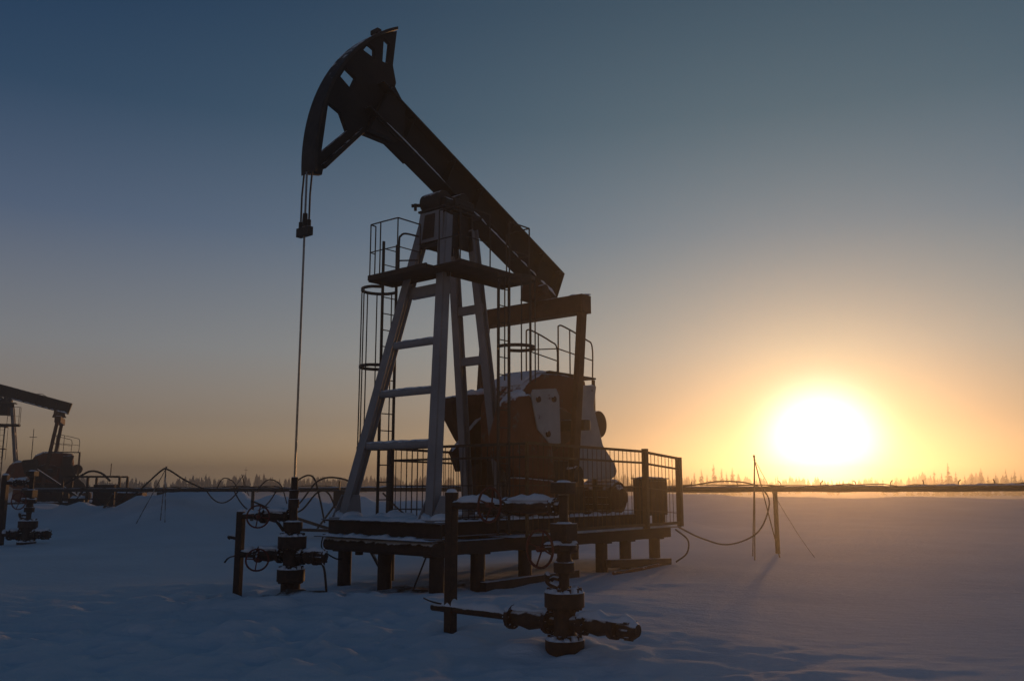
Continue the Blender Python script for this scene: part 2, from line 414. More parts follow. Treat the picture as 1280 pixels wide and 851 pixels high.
soil = 1.1 * gauss(GX, GY, -3.1, 13.75, 1.0, .32, R(8)) + .9 * gauss(GX, GY, -4.35, 14.0, .7, .22) + .8 * gauss(GX, GY, -1.6, 15.8, 2.0, .9, R(50)) + .55 * gauss(GX, GY, 1.2, 18.4, 3.4, 1.3, R(50))
at = me.attributes.new('soil', 'FLOAT', 'POINT'); at.data.foreach_set('value', soil.astype(np.float32).ravel())
me.materials.append(M['ground'])
go = bpy.data.objects.new('snow_ground', me); COL.objects.link(go)
tag(go, 'blue grey wind packed snow over the whole site', 'snow', kind='structure')

# ------------------------------------------------------------------ pump jack
def local(a, l, z): return (a, -l, z)            # along the axis, towards the near side, up
def T_al(p): return (p[0], -p[1], p[2])

def make_pump_jack(loc, rz, tilt, label, group, detail=True):
    root = empty('pump_jack', loc, rz, label, 'pump jack', group)
    sheet = 'grey' if detail else 'frame'
    def mb(): return MB(T_al)
    PV = (3.47, 7.15)
    base_tilt = R(25.2); dt = tilt - base_tilt
    def rot(a, z):
        c, s = math.cos(-dt), math.sin(-dt); x, y = a - PV[0], z - PV[1]
        return PV[0] + x * c - y * s, PV[1] + x * s + y * c
    def fr(u, v, w_): a, z = rot(u, v); return (a, w_, z)
    # ---- walking beam
    def zb(a): return 7.55 - .472 * (a - 2.93)
    def zt(a): return zb(a) + .76
    a0, a1 = 1.15, 6.62
    b = mb()
    b.prism([(a0, zb(a0)), (a1, zb(a1)), (a1 + .012, zb(a1) + .03), (a0 + .012, zb(a0) + .03)], -.22, .22, fr)
    b.prism([(a0 + .3, zt(a0 + .3) - .03), (a1 + .30, zt(a1 + .3) - .03), (a1 + .31, zt(a1 + .3)), (a0 + .31, zt(a0 + .3))], -.22, .22, fr)
    b.prism([(a0 + .012, zb(a0) + .033), (a1 + .012, zb(a1) + .033), (a1 + .29, zt(a1 + .28) - .035), (a0 + .31, zt(a0 + .31) - .035)], -.03, .03, fr)
    for a in (2.0, 3.1, 3.9, 4.9, 5.9, 6.5):
        for sgn in (-1, 1):
            b.prism([(a + .012, zb(a) + .034), (a + .032, zb(a + .02) + .034), (a + .30, zt(a + .29) - .036), (a + .28, zt(a + .27) - .036)], sgn * .031, sgn * .205, fr)
    b.prism([(1.35, zb(1.35) - .055), (2.35, zb(2.35) - .055), (2.35, zb(2.35) - .003), (1.35, zb(1.35) - .003)], -.2, .2, fr)
    beam = b.build('walking_beam', 'black', root, .006)
    b = mb()
    b.prism([(a1 + .014, zb(a1)), (a1 + .035, zb(a1)), (a1 + .33, zt(a1 + .3)), (a1 + .312, zt(a1 + .3))], -.215, .215, fr)
    b.build('end_plate', 'black', beam, .004)
    for (s0, s1, hh) in ((1.5, 3.1, .02), (3.7, 4.3, .03), (4.35, 5.0, .03), (5.05, 5.3, .03), (5.36, 5.6, .03), (5.66, 5.9, .03), (6.05, 6.6, .06)):
        b = mb(); p0, p1 = rot(s0 + .01, zb(s0) + .032), rot(s1 + .01, zb(s1) + .032)
        b.snowcap((p0[0], .205, p0[1] - .01), (p1[0], .205, p1[1] - .01), .07, hh + .01, .4, seed=3)
        b.build('snow_streak', 'snow', beam)
    b = mb()
    p = [rot(4.6, zb(4.6) + .30), rot(5.2, zb(5.2) + .30), rot(5.25, zb(5.25) + .22)]
    b.tube([(q[0], .06, q[1]) for q in p], .014)
    q0, q1, q2 = rot(5.1, zt(5.1) + .005), rot(5.35, zt(5.35) + .10), rot(5.6, zt(5.6) + .0)
    b.tube([(q0[0], .1, q0[1]), (q1[0], .1, q1[1]), (q2[0], .1, q2[1])], .02)
    b.build('lifting_lug', 'rail', beam)
    # ---- horse head
    outer = [(1.90, 10.23), (1.82, 9.5), (1.91, 9.18), (1.87, 9.05), (1.71, 9.09), (1.34, 8.42), (1.15, 7.98), (.30, 7.04), (.28, 6.92), (.0, 6.86)]
    cx, cz, rad = 3.55, 7.155, 3.54
    arc = []
    for k in range(25):
        an = math.pi + R(4.5) - R(65) * k / 24
        arc.append((cx + rad * math.cos(an), cz + rad * math.sin(an) * 1.0))
    inner = [(cx + (rad - .055) * math.cos(math.pi + R(4.0) - R(64) * k / 24), cz + (rad - .055) * math.sin(math.pi + R(4.0) - R(64) * k / 24)) for k in range(25)]
    holes = [[(.36, 8.26), (.64, 8.16), (.79, 7.88), (.25, 7.32)], [(.72, 9.03), (.95, 8.93), (.84, 8.68), (.60, 8.82)],
             [(1.22, 9.69), (1.37, 9.65), (1.38, 9.46), (1.10, 9.52)], [(1.58, 9.97), (1.74, 9.91), (1.70, 9.48), (1.56, 9.48)]]
    b = mb(); b.prism(outer + inner, -.045, .045, fr, holes)
    head = b.build('horse_head', 'black', root, .008)
    b = mb(); b.prism(arc + inner[::-1], -.185, .185, fr)
    b.build('arc_plate', 'dark', head, .005)
    b = mb()
    for (u, v) in ((1.42, 9.99), ):
        b.prism([(u - .05, v - .02), (u + .05, v - .02), (u + .05, v + .07), (u - .05, v + .07)], -.1, .1, fr)
    b.build('head_stop', 'dark', head, .006)
    b = mb()
    b.prism([(.30, 7.02), (1.16, 7.97), (1.10, 8.02), (.24, 7.08)], -.12, .12, fr)
    b.build('head_brace', 'black', head, .006)
    for sgn in (-1, 1):
        b = mb(); b.prism([(1.2, 8.0), (2.0, 7.99), (2.05, 8.72), (1.75, 9.05), (1.42, 8.5)], sgn * .048, sgn * .17, fr)
        b.build('clamp_plate', 'black', head, .006)
    # ---- bridle, carrier bar and polished rod
    zc = 5.80
    for l in (-.11, .11):
        b = mb(); b.tube([(.03, l, 6.95), (0, l, 6.5), (0, l, zc + .1)], .016)
        b.build('bridle_cable', 'rail', root)
    b = mb(); b.bar((0, -.16, zc + .06), (0, .16, zc + .06), .11, .15); b.cyl((0, -.11, zc + .13), (0, -.11, zc + .25), .035); b.cyl((0, .11, zc + .13), (0, .11, zc + .25), .035)
    b.cyl((0, 0, zc + .13), (0, 0, zc + .38), .05, .04)
    b.build('carrier_bar', 'dark', root, .008)
    b = mb(); b.cyl((0, 0, 1.6), (0, 0, 6.9), .018, seg=10)
    b.build('polished_rod', 'rod', root)
    # ---- samson post
    legs = []
    for l0, l1 in ((-1.16, -.27), (1.08, .25)):
        b = mb(); b.ibeam((2.0, l0, 1.14), (3.08, l1, 6.85), .19, .19, .02, (1, 0, .2))
        sg = 1 if l0 > 0 else -1
        b.bar((2.0, l0 + sg * .094, 1.14), (3.08, l1 + sg * .094, 6.85), .014, .145, (1, 0, .2))
        lg = b.build('tower_leg', 'leg', root, .005); legs.append(lg)
        b = mb(); b.box((1.80, l0 - .22, 1.125), (2.26, l0 + .22, 1.155))
        for s2 in (-1, 1):
            b.prism([(1.82, 1.156), (2.24, 1.156), (2.19, 1.55), (2.03, 1.55)], l0 + s2 * .16 - .01, l0 + s2 * .16 + .01, lambda u, v, w_: (u, w_, v))
        b.build('foot_plate', 'leg', lg, .004)
        b = mb(); b.snowcap((2.02, l0 - .3, 1.16), (2.02, l0 + .3, 1.16), .42, .10, .5, seed=5); b.build('snow_cap', 'snow', lg)
    for l0, l1 in ((-.46, -.27), (.46, .27)):
        b = mb(); b.ibeam((4.55, l0, 1.14), (3.80, l1, 6.7), .17, .17, .018, (1, 0, .2))
        b.build('tower_leg', 'leg', root, .005)
    def legpt(z, l0=1.16):
        t = (z - 1.14) / (6.85 - 1.14); return 2.0 + 1.08 * t, (1.16 - .89 * t)
    for z in (2.44, 3.40, 4.32):
        a, l = legpt(z); b = mb(); b.cyl((a, -l + .07, z), (a, l - .13, z), .072)
        br = b.build('cross_brace', 'leg', root)
        b = mb(); b.snowcap((a, -l + .14, z + .069), (a, l - .2, z + .069), .07, .016, .6, seed=8); b.build('snow_cap', 'snow', br)
    for z in (4.15, 5.15):
        t = (z - 1.14) / 5.56; b = mb(); b.bar((4.55 - .75 * t, -.36, z), (4.55 - .75 * t, .36, z), .12, .16); b.build('cross_brace', 'leg', root, .004)
    a, l = legpt(5.42); b = mb(); b.bar((a + .1, -l, 5.36), (a + .1, l, 5.36), .16, .2); b.build('cross_brace', 'leg', root, .004)
    # head of the tower and saddle bearing
    f_s = lambda u, v, w_: (u, w_, v)
    b = mb()
    for sg in (-1, 1):
        b.prism([(3.0, 6.25), (3.92, 6.25), (3.84, 6.95), (3.04, 6.95)], sg * .25, sg * .22, f_s)
        for u in (3.12, 3.42, 3.72): b.prism([(u, 6.27), (u + .05, 6.27), (u + .04, 6.94), (u, 6.94)], sg * .253, sg * .33, f_s)
    b.box((2.92, -.36, 6.96), (4.0, .36, 7.0)); b.bar((2.95, -.38, 6.27), (2.95, .38, 6.27), .1, .05)
    top = b.build('tower_head', 'dark', root, .005)
    b = mb(); b.prism([(-.36, 6.32), (.36, 6.32), (.30, 6.93), (-.30, 6.93)], 2.86, 2.89, lambda u, v, w_: (w_ + (v - 6.3) * .1, u, v)); fp = b.build('front_plate', 'leg', top, .004)
    b = mb(); b.prism([(-.17, 6.38), (.14, 6.38), (.12, 6.88), (-.15, 6.88)], 2.845, 2.858, lambda u, v, w_: (w_ + (v - 6.3) * .1, u, v)); b.build('hatch_plate', 'frame', fp, .004)
    b = mb(); b.cyl((3.1, -.30, 7.16), (3.1, .20, 7.16), .20, seg=22); b.build('bearing_dome', 'dark', top)
    b = mb(); b.cyl((PV[0], -.36, 7.2), (PV[0], .36, 7.2), .15, seg=20); b.box((3.2, -.38, 7.024), (3.74, -.12, 7.2)); b.box((3.2, .12, 7.024), (3.74, .38, 7.2)); b.cyl((3.0, -.25, 7.1), (3.42, -.25, 7.1), .1); b.cyl((3.0, .25, 7.1), (3.42, .25, 7.1), .1)
    b.cyl((2.85, -.36, 7.0), (2.85, -.36, 7.14), .03); b.cyl((2.8, -.42, 7.1), (2.95, -.3, 7.12), .035)
    b.build('saddle_bearing', 'dark', root, .006)
    # ---- service deck round the tower head
    b = mb()
    dz = 5.62
    b.box((2.22, -.92, dz), (2.82, .62, dz + .04)); b.box((2.40, .622, dz), (4.35, 1.28, dz + .04))
    b.bar((2.20, -.94, dz), (2.20, .64, dz), .035, .10); b.bar((2.84, -.92, dz - .01), (2.84, .60, dz - .01), .03, .12)
    b.bar((2.22, -.94, dz), (2.84, -.94, dz), .035, .14); b.bar((2.38, 1.30, dz), (4.37, 1.30, dz), .035, .10); b.bar((4.37, .60, dz), (4.37, 1.30, dz), .035, .10); b.bar((2.86, .62, dz - .02), (4.35, .62, dz - .02), .035, .12)
    deck = b.build('service_deck', 'frame', root, .003)
    b = mb(); b.snowcap((2.5, -.85, dz + .04), (2.5, .5, dz + .04), .5, .05, .5, seed=11); b.build('snow_cap', 'snow', deck)
    b = mb(); rh = dz + 1.05
    def rail(pts, r=.013):
        for i in range(len(pts) - 1):
            b.tube([(pts[i][0], pts[i][1], rh), (pts[i + 1][0], pts[i + 1][1], rh)], r); b.tube([(pts[i][0], pts[i][1], rh - .55), (pts[i + 1][0], pts[i + 1][1], rh - .55)], r * .8)
        for p in pts: b.tube([(p[0], p[1], dz), (p[0], p[1], rh)], r)
    rail([(2.34, -.92), (2.20, -.90), (2.20, -.62), (2.22, -.16), (2.8, -.16)]); b.build('deck_railing', 'rail', root); b = mb()
    b.tube(spline([(2.5, -.42, dz), (2.5, -.42, dz + .7), (2.5, -.38, dz + .8), (2.5, -.25, dz + .82), (2.6, .0, dz + .74)], 5), .02); b.tube([(2.5, -.42, dz + .32), (2.6, 0, dz + .28)], .015); b.build('deck_handrail', 'rail', root); b = mb()
    rail([(2.40, .75), (2.40, 1.28), (3.2, 1.28)]); b.build('deck_railing', 'rail', root); b = mb(); rail([(3.75, 1.28), (4.35, 1.28), (4.35, .7)], .014)
    b.build('deck_railing', 'rail', root)
    # ---- two caged ladders
    for (la, lb, ll, out, z0, z1, hoops) in ((2.50, 2.85, -.86, -1, 1.16, 6.4, (5.50, 3.98, 2.42)), (3.38, 3.68, 1.33, 1, .85, 5.6, (5.45, 4.18))):
        b = mb()
        b.bar((la, ll, z0), (la, ll, z1), .03, .05); b.bar((lb, ll, z0), (lb, ll, z1), .03, .05)
        z = z0 + .3
        while z < z1 - .1:
            b.tube([(la, ll, z), (lb, ll, z)], .011, 5); z += .32
        lad = b.build('ladder', 'rail', root)
        b = mb(); c = ((la + lb) / 2, ll)
        ptsv = []
        for k in range(15):
            an = math.pi * (k / 14) * 1.28 - math.pi * .14
            ptsv.append((c[0] - math.cos(an) * .36, c[1] + out * (.12 + .36 * math.sin(an) + .16)))
        ring_pts = [(la, ll)] + ptsv + [(lb, ll)]
        for hz in hoops:
            for i in range(len(ring_pts) - 1):
                p, q = ring_pts[i], ring_pts[i + 1]
                b.bar((p[0], p[1], hz), (q[0], q[1], hz), .012, .06)
        zt_, zb_ = max(hoops), min(hoops)
        for k in (2, 5, 7, 9, 12):
            p = ptsv[k]; b.tube([(p[0], p[1], zb_ if out < 0 else 3.55), (p[0], p[1], zt_)], .013, 5)
        b.build('safety_cage', 'rail', lad)
    # ---- equalizer and tail bearing
    ta, tz = rot(6.25, zb(6.25)); dq = tz - 5.98
    eqa = ta - .02
    b = mb(); b.bar((eqa, -1.62, 5.47 + dq), (eqa, 1.30, 5.47 + dq), .34, .38)
    eq = b.build('equalizer', 'brown', root, .012)
    b = mb(); b.snowcap((eqa, .25, 5.66 + dq), (eqa, 1.4, 5.66 + dq), .26, .03, .5, seed=4); b.build('snow_cap', 'snow', eq)
    b = mb(); f_eq = lambda u, v, w_: (u + eqa, w_, v + dq)
    b.prism([(-.42, 5.663), (.36, 5.663), (.28, 5.78), (.22, 6.02), (-.34, 6.12), (-.36, 5.85)], -.16, .16, f_eq); b.cyl((eqa - .1, -.3, 5.9 + dq), (eqa - .1, .3, 5.9 + dq), .12)
    b.build('tail_bearing', 'brown', root, .01)
    # ---- pitmans
    for l, pa in ((-1.52, 5.95), (1.19, 5.86)):
        b = mb(); b.bar((eqa - .02, l, 5.29 + dq), (pa, l, 1.98), .12, .20, (1, 0, 0))
        pm = b.build('pitman_arm', 'brown', root, .006)
        b = mb(); b.cyl((pa, l - .1, 1.95), (pa, l + .12, 1.95), .16, seg=18); b.build('crank_pin', 'dark', pm)
    # ---- gearbox on its pedestal
    f_l = lambda u, v, w_: (u, w_, v)
    b = mb(); b.prism([(4.95, 2.25), (4.95, 3.35), (5.25, 3.78), (5.7, 4.02), (6.5, 4.06), (7.25, 4.0), (7.38, 3.3), (7.3, 2.25)], -.52, .52, f_l)
    gb = b.build('gearbox', 'red', root, .03)
    b = mb()
    for l in (-.53, .53):
        sg = 1 if l > 0 else -1
        b.cyl((6.2, l, 2.95), (6.2, l + sg * .12, 2.95), .38, seg=24); b.cyl((5.3, l, 3.1), (5.3, l + sg * .07, 3.1), .2); b.cyl((7.0, l, 3.1), (7.0, l + sg * .07, 3.1), .2)
        for k in range(7): b.box((5.0 + k * .36, min(l, l + sg * .05), 2.98), (5.12 + k * .36, max(l, l + sg * .05), 3.06))
    b.build('bearing_cap', 'red', gb, .006)
    b = mb(); b.prism([(5.20, 3.74), (5.27, 3.81), (5.72, 4.045), (6.1, 4.075), (6.05, 4.11), (5.7, 4.10), (5.3, 3.9)], -.5, .4, f_l); b.build('snow_cap', 'snow', gb, .03)
    b = mb(); b.prism([(5.0, 1.14), (7.3, 1.14), (7.15, 2.24), (5.15, 2.24)], -.48, .48, f_l); b.build('pedestal', 'frame', root, .01)
    b = mb(); b.bar((6.2, -1.25, 2.95), (6.2, 1.30, 2.95), .22, .22); b.build('crank_shaft', 'dark', root, .02)
    # ---- cranks with counterweights
    for near in (False, True):
        l0, l1 = (.70, 1.02) if near else (-1.24, -.90)
        if near: up = [(4.04, 3.25), (4.20, 3.40), (4.72, 3.48), (5.05, 3.30), (5.40, 2.60), (5.52, 1.84), (4.35, 1.9), (3.86, 2.25), (3.78, 2.6)]
        else: up = [(4.51, 3.40), (4.60, 3.55), (4.95, 3.62), (6.25, 3.76), (6.3, 2.33), (5.40, 2.40), (5.15, 2.46), (4.90, 2.70), (4.55, 3.14)]
        lo = [(5.50, 1.82), (5.52, 1.25), (5.3, 1.17), (4.6, 1.17), (4.3, 1.3), (4.35, 1.88)] if near else [(5.42, 2.38), (6.28, 2.31), (6.3, 1.25), (6.1, 1.17), (5.5, 1.17), (5.32, 1.3)]
        b = mb(); b.prism([(6.55, 3.2), (6.55, 2.7), (6.2, 2.55), (5.71, 2.35), (5.3, 2.2), (4.6, 2.0), (4.4, 2.4), (5.2, 3.1), (5.9, 3.35)], l0 - .13 if near else l1 + .004, l0 - .004 if near else l1 + .13, f_l)
        ck = b.build('crank', 'brown', root, .012)
        b = mb(); b.prism(up, l0, l1, f_l); cw = b.build('counterweight', 'red' if near else 'brown', ck, .07)
        b = mb(); b.prism(lo, l0, l1, f_l); b.build('counterweight', 'red' if near else 'brown', ck, .07)
        b = mb(); p, q = (up[1], up[2]) if near else (up[2], up[3]); lm = (l0 + l1) / 2
        b.snowcap((p[0], lm, p[1] + .0), (q[0] - .05, lm, q[1] - .01), .3, .10, .4, seed=6); b.build('snow_cap', 'snow', cw)
    b = mb(); b.prism([(4.66, 3.46), (4.72, 3.56), (5.46, 3.64), (5.56, 3.5), (5.60, 2.56), (5.30, 2.50), (4.86, 2.80)], 1.04, 1.07, f_l)
    gp = b.build('crank_guard_plate', sheet, root, .006)
    for (u, v) in ((4.86, 3.38), (5.36, 3.42), (5.16, 2.72)):
        b = mb(); b.cyl((u, 1.072, v), (u, 1.11, v), .06); b.build('bolt', 'brown', gp)
    # ---- belt guard, brake drum, motor
    b = mb(); b.prism([(7.25, 3.90), (7.40, 3.88), (7.30, 3.40), (7.62, 2.60), (8.08, 2.20), (8.16, 2.05), (8.10, 1.93), (7.90, 1.86), (6.7, 1.86), (6.62, 2.1), (6.80, 3.84)], .45, .72, f_l)
    bgd = b.build('belt_guard', sheet, root, .025)
    b = mb(); b.cyl((7.62, .40, 3.06), (7.62, .62, 3.06), .30, seg=24); b.cyl((7.62, .36, 3.06), (7.62, .40, 3.06), .10); b.tube([(7.8, .5, 2.9), (7.82, .5, 2.3)], .012)
    b.build('brake_drum', 'brown', root, .01)
    b = mb(); b.cyl((8.15, -.15, 1.46), (8.15, .75, 1.46), .35, seg=24); b.cyl((8.15, .75, 1.46), (8.15, .86, 1.46), .29, .2, seg=24); b.box((7.85, 0, 1.0), (8.45, .6, 1.15))
    for k in range(14):
        an = 2 * math.pi * k / 14; b.bar((8.15 + .36 * math.cos(an), -.1, 1.46 + .36 * math.sin(an)), (8.15 + .36 * math.cos(an), .7, 1.46 + .36 * math.sin(an)), .03, .02, (math.cos(an), 0, math.sin(an)))
    mo = b.build('motor', 'brown', root, .006)
    b = mb(); b.snowcap((8.15, -.1, 1.82), (8.15, .7, 1.82), .3, .07, .4, seed=9); b.build('snow_cap', 'snow', mo)
    # ---- gearbox platform with railing
    b = mb(); b.box((6.0, -.22, 4.07), (7.7, .5, 4.11)); b.bar((7.66, .45, .85), (7.66, .45, 4.06), .06, .06); b.bar((7.66, -.2, .85), (7.66, -.2, 4.06), .06, .06)
    pl_ = b.build('gearbox_platform', 'frame', root, .004)
    b = mb()
    for l, aa, ab, za, zb2 in ((.46, 6.35, 7.62, 5.12, 4.93), (-.18, 6.05, 7.15, 5.06, 4.90)):
        b.tube(spline([(aa, l, 4.1), (aa, l, za - .15), (aa + .03, l, za), (aa + .25, l, za), (ab - .25, l, zb2 + .02), (ab, l, zb2 - .12), (ab, l, 4.1)], 5), .018)
        b.tube([(aa - .05, l, 4.62), (ab, l, 4.5)], .014); b.tube([(aa + .42, l, 4.1), (aa + .42, l, za - .03)], .015)
    b.tube([(6.05, -.18, 4.62), (6.35, .46, 4.62)], .014)
    b.build('platform_railing', 'rail', pl_)
    # ---- skid and lower frame on piles
    b = mb()
    for l in (-.92, .92): b.ibeam((1.98, l, .97), (9.0, l, .97), .26, .2, .018)
    b.ibeam((1.86, -1.45, .97), (1.86, 1.45, .97), .27, .22, .02)
    b.box((1.72, -1.5, 1.108), (2.5, 1.42, 1.122))
    for a in (3.4, 4.7, 6.2, 7.6, 8.9): b.ibeam((a, -.82, .97), (a, .82, .97), .22, .16, .015)
    sk = b.build('skid_frame', 'frame', root, .004)
    b = mb(); b.snowcap((1.95, -1.42, 1.122), (1.95, 1.38, 1.122), .5, .06, .5, seed=21); b.snowcap((2.3, -.75, 1.122), (2.3, .45, 1.122), .4, .13, .4, seed=25); b.build('snow_cap', 'snow', sk)
    for l in (-.92, .92):
        b = mb(); b.snowcap((2.6, l, 1.1), (8.8, l, 1.1), .2, .045, .8, seed=22); b.build('snow_cap', 'snow', sk)
    b = mb(); b.snowcap((1.68, -1.4, .832), (1.68, 1.35, .832), .16, .05, .7, seed=23); b.build('snow_cap', 'snow', sk)
    b = mb(); b.box((1.55, -1.48, .815), (2.2, 1.44, .832)); b.cyl((1.78, -1.36, .69), (1.78, 1.40, .69), .115, seg=18)
    for l in (-1.25, 1.25): b.bar((1.9, l, .69), (9.35, l, .69), .2, .22)
    for a in (3.1, 4.4, 5.6, 6.95, 8.1, 9.25): b.bar((a, -1.15, .68), (a, 1.15, .68), .18, .18)
    b.box((3.5, -1.7, .803), (9.35, 1.62, .822))
    lf = b.build('lower_frame', 'frame', root, .005)
    b = mb(); b.snowcap((3.6, 1.45, .823), (9.2, 1.45, .823), .26, .05, .8, seed=24); b.snowcap((3.6, .4, .823), (9.2, .5, .823), .7, .07, .6, seed=26); b.build('snow_cap', 'snow', lf)
    for l, aas in ((-1.2, (2.05, 3.1, 4.4, 5.7, 7.2, 9.1)), (-.12, (2.05,)), (1.15, (2.05, 3.05, 4.35, 6.85, 7.75, 8.95))):
        for a in aas:
            b = mb(); b.cyl((a, l, -.6), (a, l, .585), .125, .125, seg=14); b.box((a - .16, l - .16, .545), (a + .16, l + .16, .583))
            b.build('pile', 'frame', root)
    for (p, q) in (((2.9, 1.42, .02), (5.6, 1.42, .04)), ((6.7, 1.42, .16), (9.1, 1.42, .05))):
        b = mb(); b.bar(p, q, .14, .16); b.build('ground_beam', 'frame', root, .005)
    b = mb(); b.bar((2.05, -.5, .58), (2.05, -.2, .25), .04, .04); b.build('frame_brace', 'frame', root)
    b = mb(); b.bar((2.0, -.75, .5), (2.0, -.75, .62), .1, .1); b.build('bracket', 'frame', root)
    b = mb(); b.tube([(1.9, .75, .0), (2.0, .95, .55)], .015); b.build('tie_rod', 'rail', root)
    b = mb(); b.tube(spline([(1.75, -1.46, .85), (1.7, -1.42, .6), (1.85, -1.2, .42), (2.0, -1.15, .45)], 5), .014)
    b.build('conduit', 'cable', root)
    return root

JACK = (-3.44, 14.1)
make_pump_jack((*JACK, 0), R(50), R(25.2), 'large dark pump jack standing over the snow with its horse head raised against the sky', 'pump jacks on the site')
def W(a, l, z=0):
    c, s = math.cos(R(50)), math.sin(R(50))
    return Vector((JACK[0] + a * c + l * s, JACK[1] + a * s - l * c, z))
make_pump_jack((-33.7, 51.7, -.32), R(22), R(14.5), 'distant pump jack at the left edge showing only its rear half', 'pump jacks on the site', False)

# ------------------------------------------------------------------ guard fence round the cranks
def fence():
    root = empty('guard_fence', W(6.5, 0, .82), 0, 'ochre edged bar fence enclosing the cranks of the large pump jack', 'fence')
    off = W(6.5, 0, .82)
    def T(p): q = W(p[0], p[1], p[2]); return q - off
    runs = [[(3.8, -1.95), (3.8, 1.64)], [(3.8, 1.66), (7.72, 1.66)], [(7.86, 1.68), (9.35, 1.60)], [(3.8, -1.97), (9.3, -1.97)]]
    tops = [(2.47, 2.47), (2.48, 2.44), (2.42, 2.33), (2.47, 2.4)]
    for (p, q), (t0, t1) in zip(runs, tops):
        b = MB(T)
        ln = math.hypot(q[0] - p[0], q[1] - p[1]); n = int(ln / .155)
        b.bar((*p, t0), (*q, t1), .05, .05); b.bar((*p, t0 - .24), (*q, t1 - .24), .04, .04); b.bar((*p, .90), (*q, .90), .05, .06)
        b.tube([(*p, t0 - .75), (*q, t1 - .75)], .010, 5); b.tube([(*p, t0 - 1.22), (*q, t1 - 1.22)], .008, 5)
        for k in range(1, n):
            t = k / n; x, y, z = p[0] + (q[0] - p[0]) * t, p[1] + (q[1] - p[1]) * t, t0 + (t1 - t0) * t
            b.tube([(x, y, .90), (x, y, z)], .0075, 5)
        b.build('fence_panel', 'yellow' if p[1] > 1 else 'rail', root)
    for a, l, h in ((3.8, 1.65, 2.48), (3.8, -1.96, 2.5), (7.79, 1.67, 2.5), (9.35, 1.60, 2.36), (9.32, -1.97, 2.4), (6.6, -1.97, 2.4)):
        wd_ = .05 if a < 4 and l > 1 else .11; b = MB(T); b.bar((a, l, .823), (a, l, h), wd_, wd_); b.build('fence_post', 'yellow' if l > 1 else 'rail', root, .004)
fence()

# control cabinet at the end of the frame
def cabinet(o, rz, label, s=1):
    root = empty('control_cabinet', o, rz, label, 'cabinet')
    b = MB(); b.box((-.40 * s, -.2 * s, .25 * s), (.40 * s, .2 * s, 1.04 * s)); b.bar((-.43 * s, 0, 1.055 * s), (.43 * s, 0, 1.055 * s), .48 * s, .025); body = b.build('cabinet_body', 'frame', root, .008)
    b = MB(); b.box((-.36 * s, -.225 * s, .29 * s), (.36 * s, -.203 * s, 1.0 * s)); d = b.build('cabinet_door', 'brown', root, .004)
    b = MB(); b.bar((.28 * s, -.24 * s, .6 * s), (.28 * s, -.24 * s, .72 * s), .02, .02); b.build('handle', 'rail', d)
    for x in (-.35, .35):
        b = MB(); b.box(((x - .03) * s, -.15 * s, 0), ((x + .03) * s, .15 * s, .247 * s)); b.build('leg', 'rail', root)
    b = MB(); b.snowcap((-.38 * s, 0, 1.07 * s), (.38 * s, 0, 1.07 * s), .4 * s, .028 * s, .4); b.build('snow_cap', 'snow', body)
    return root
cabinet(W(8.78, 1.18, .825), R(50), 'squat brown control cabinet inside the right end of the bar fence')

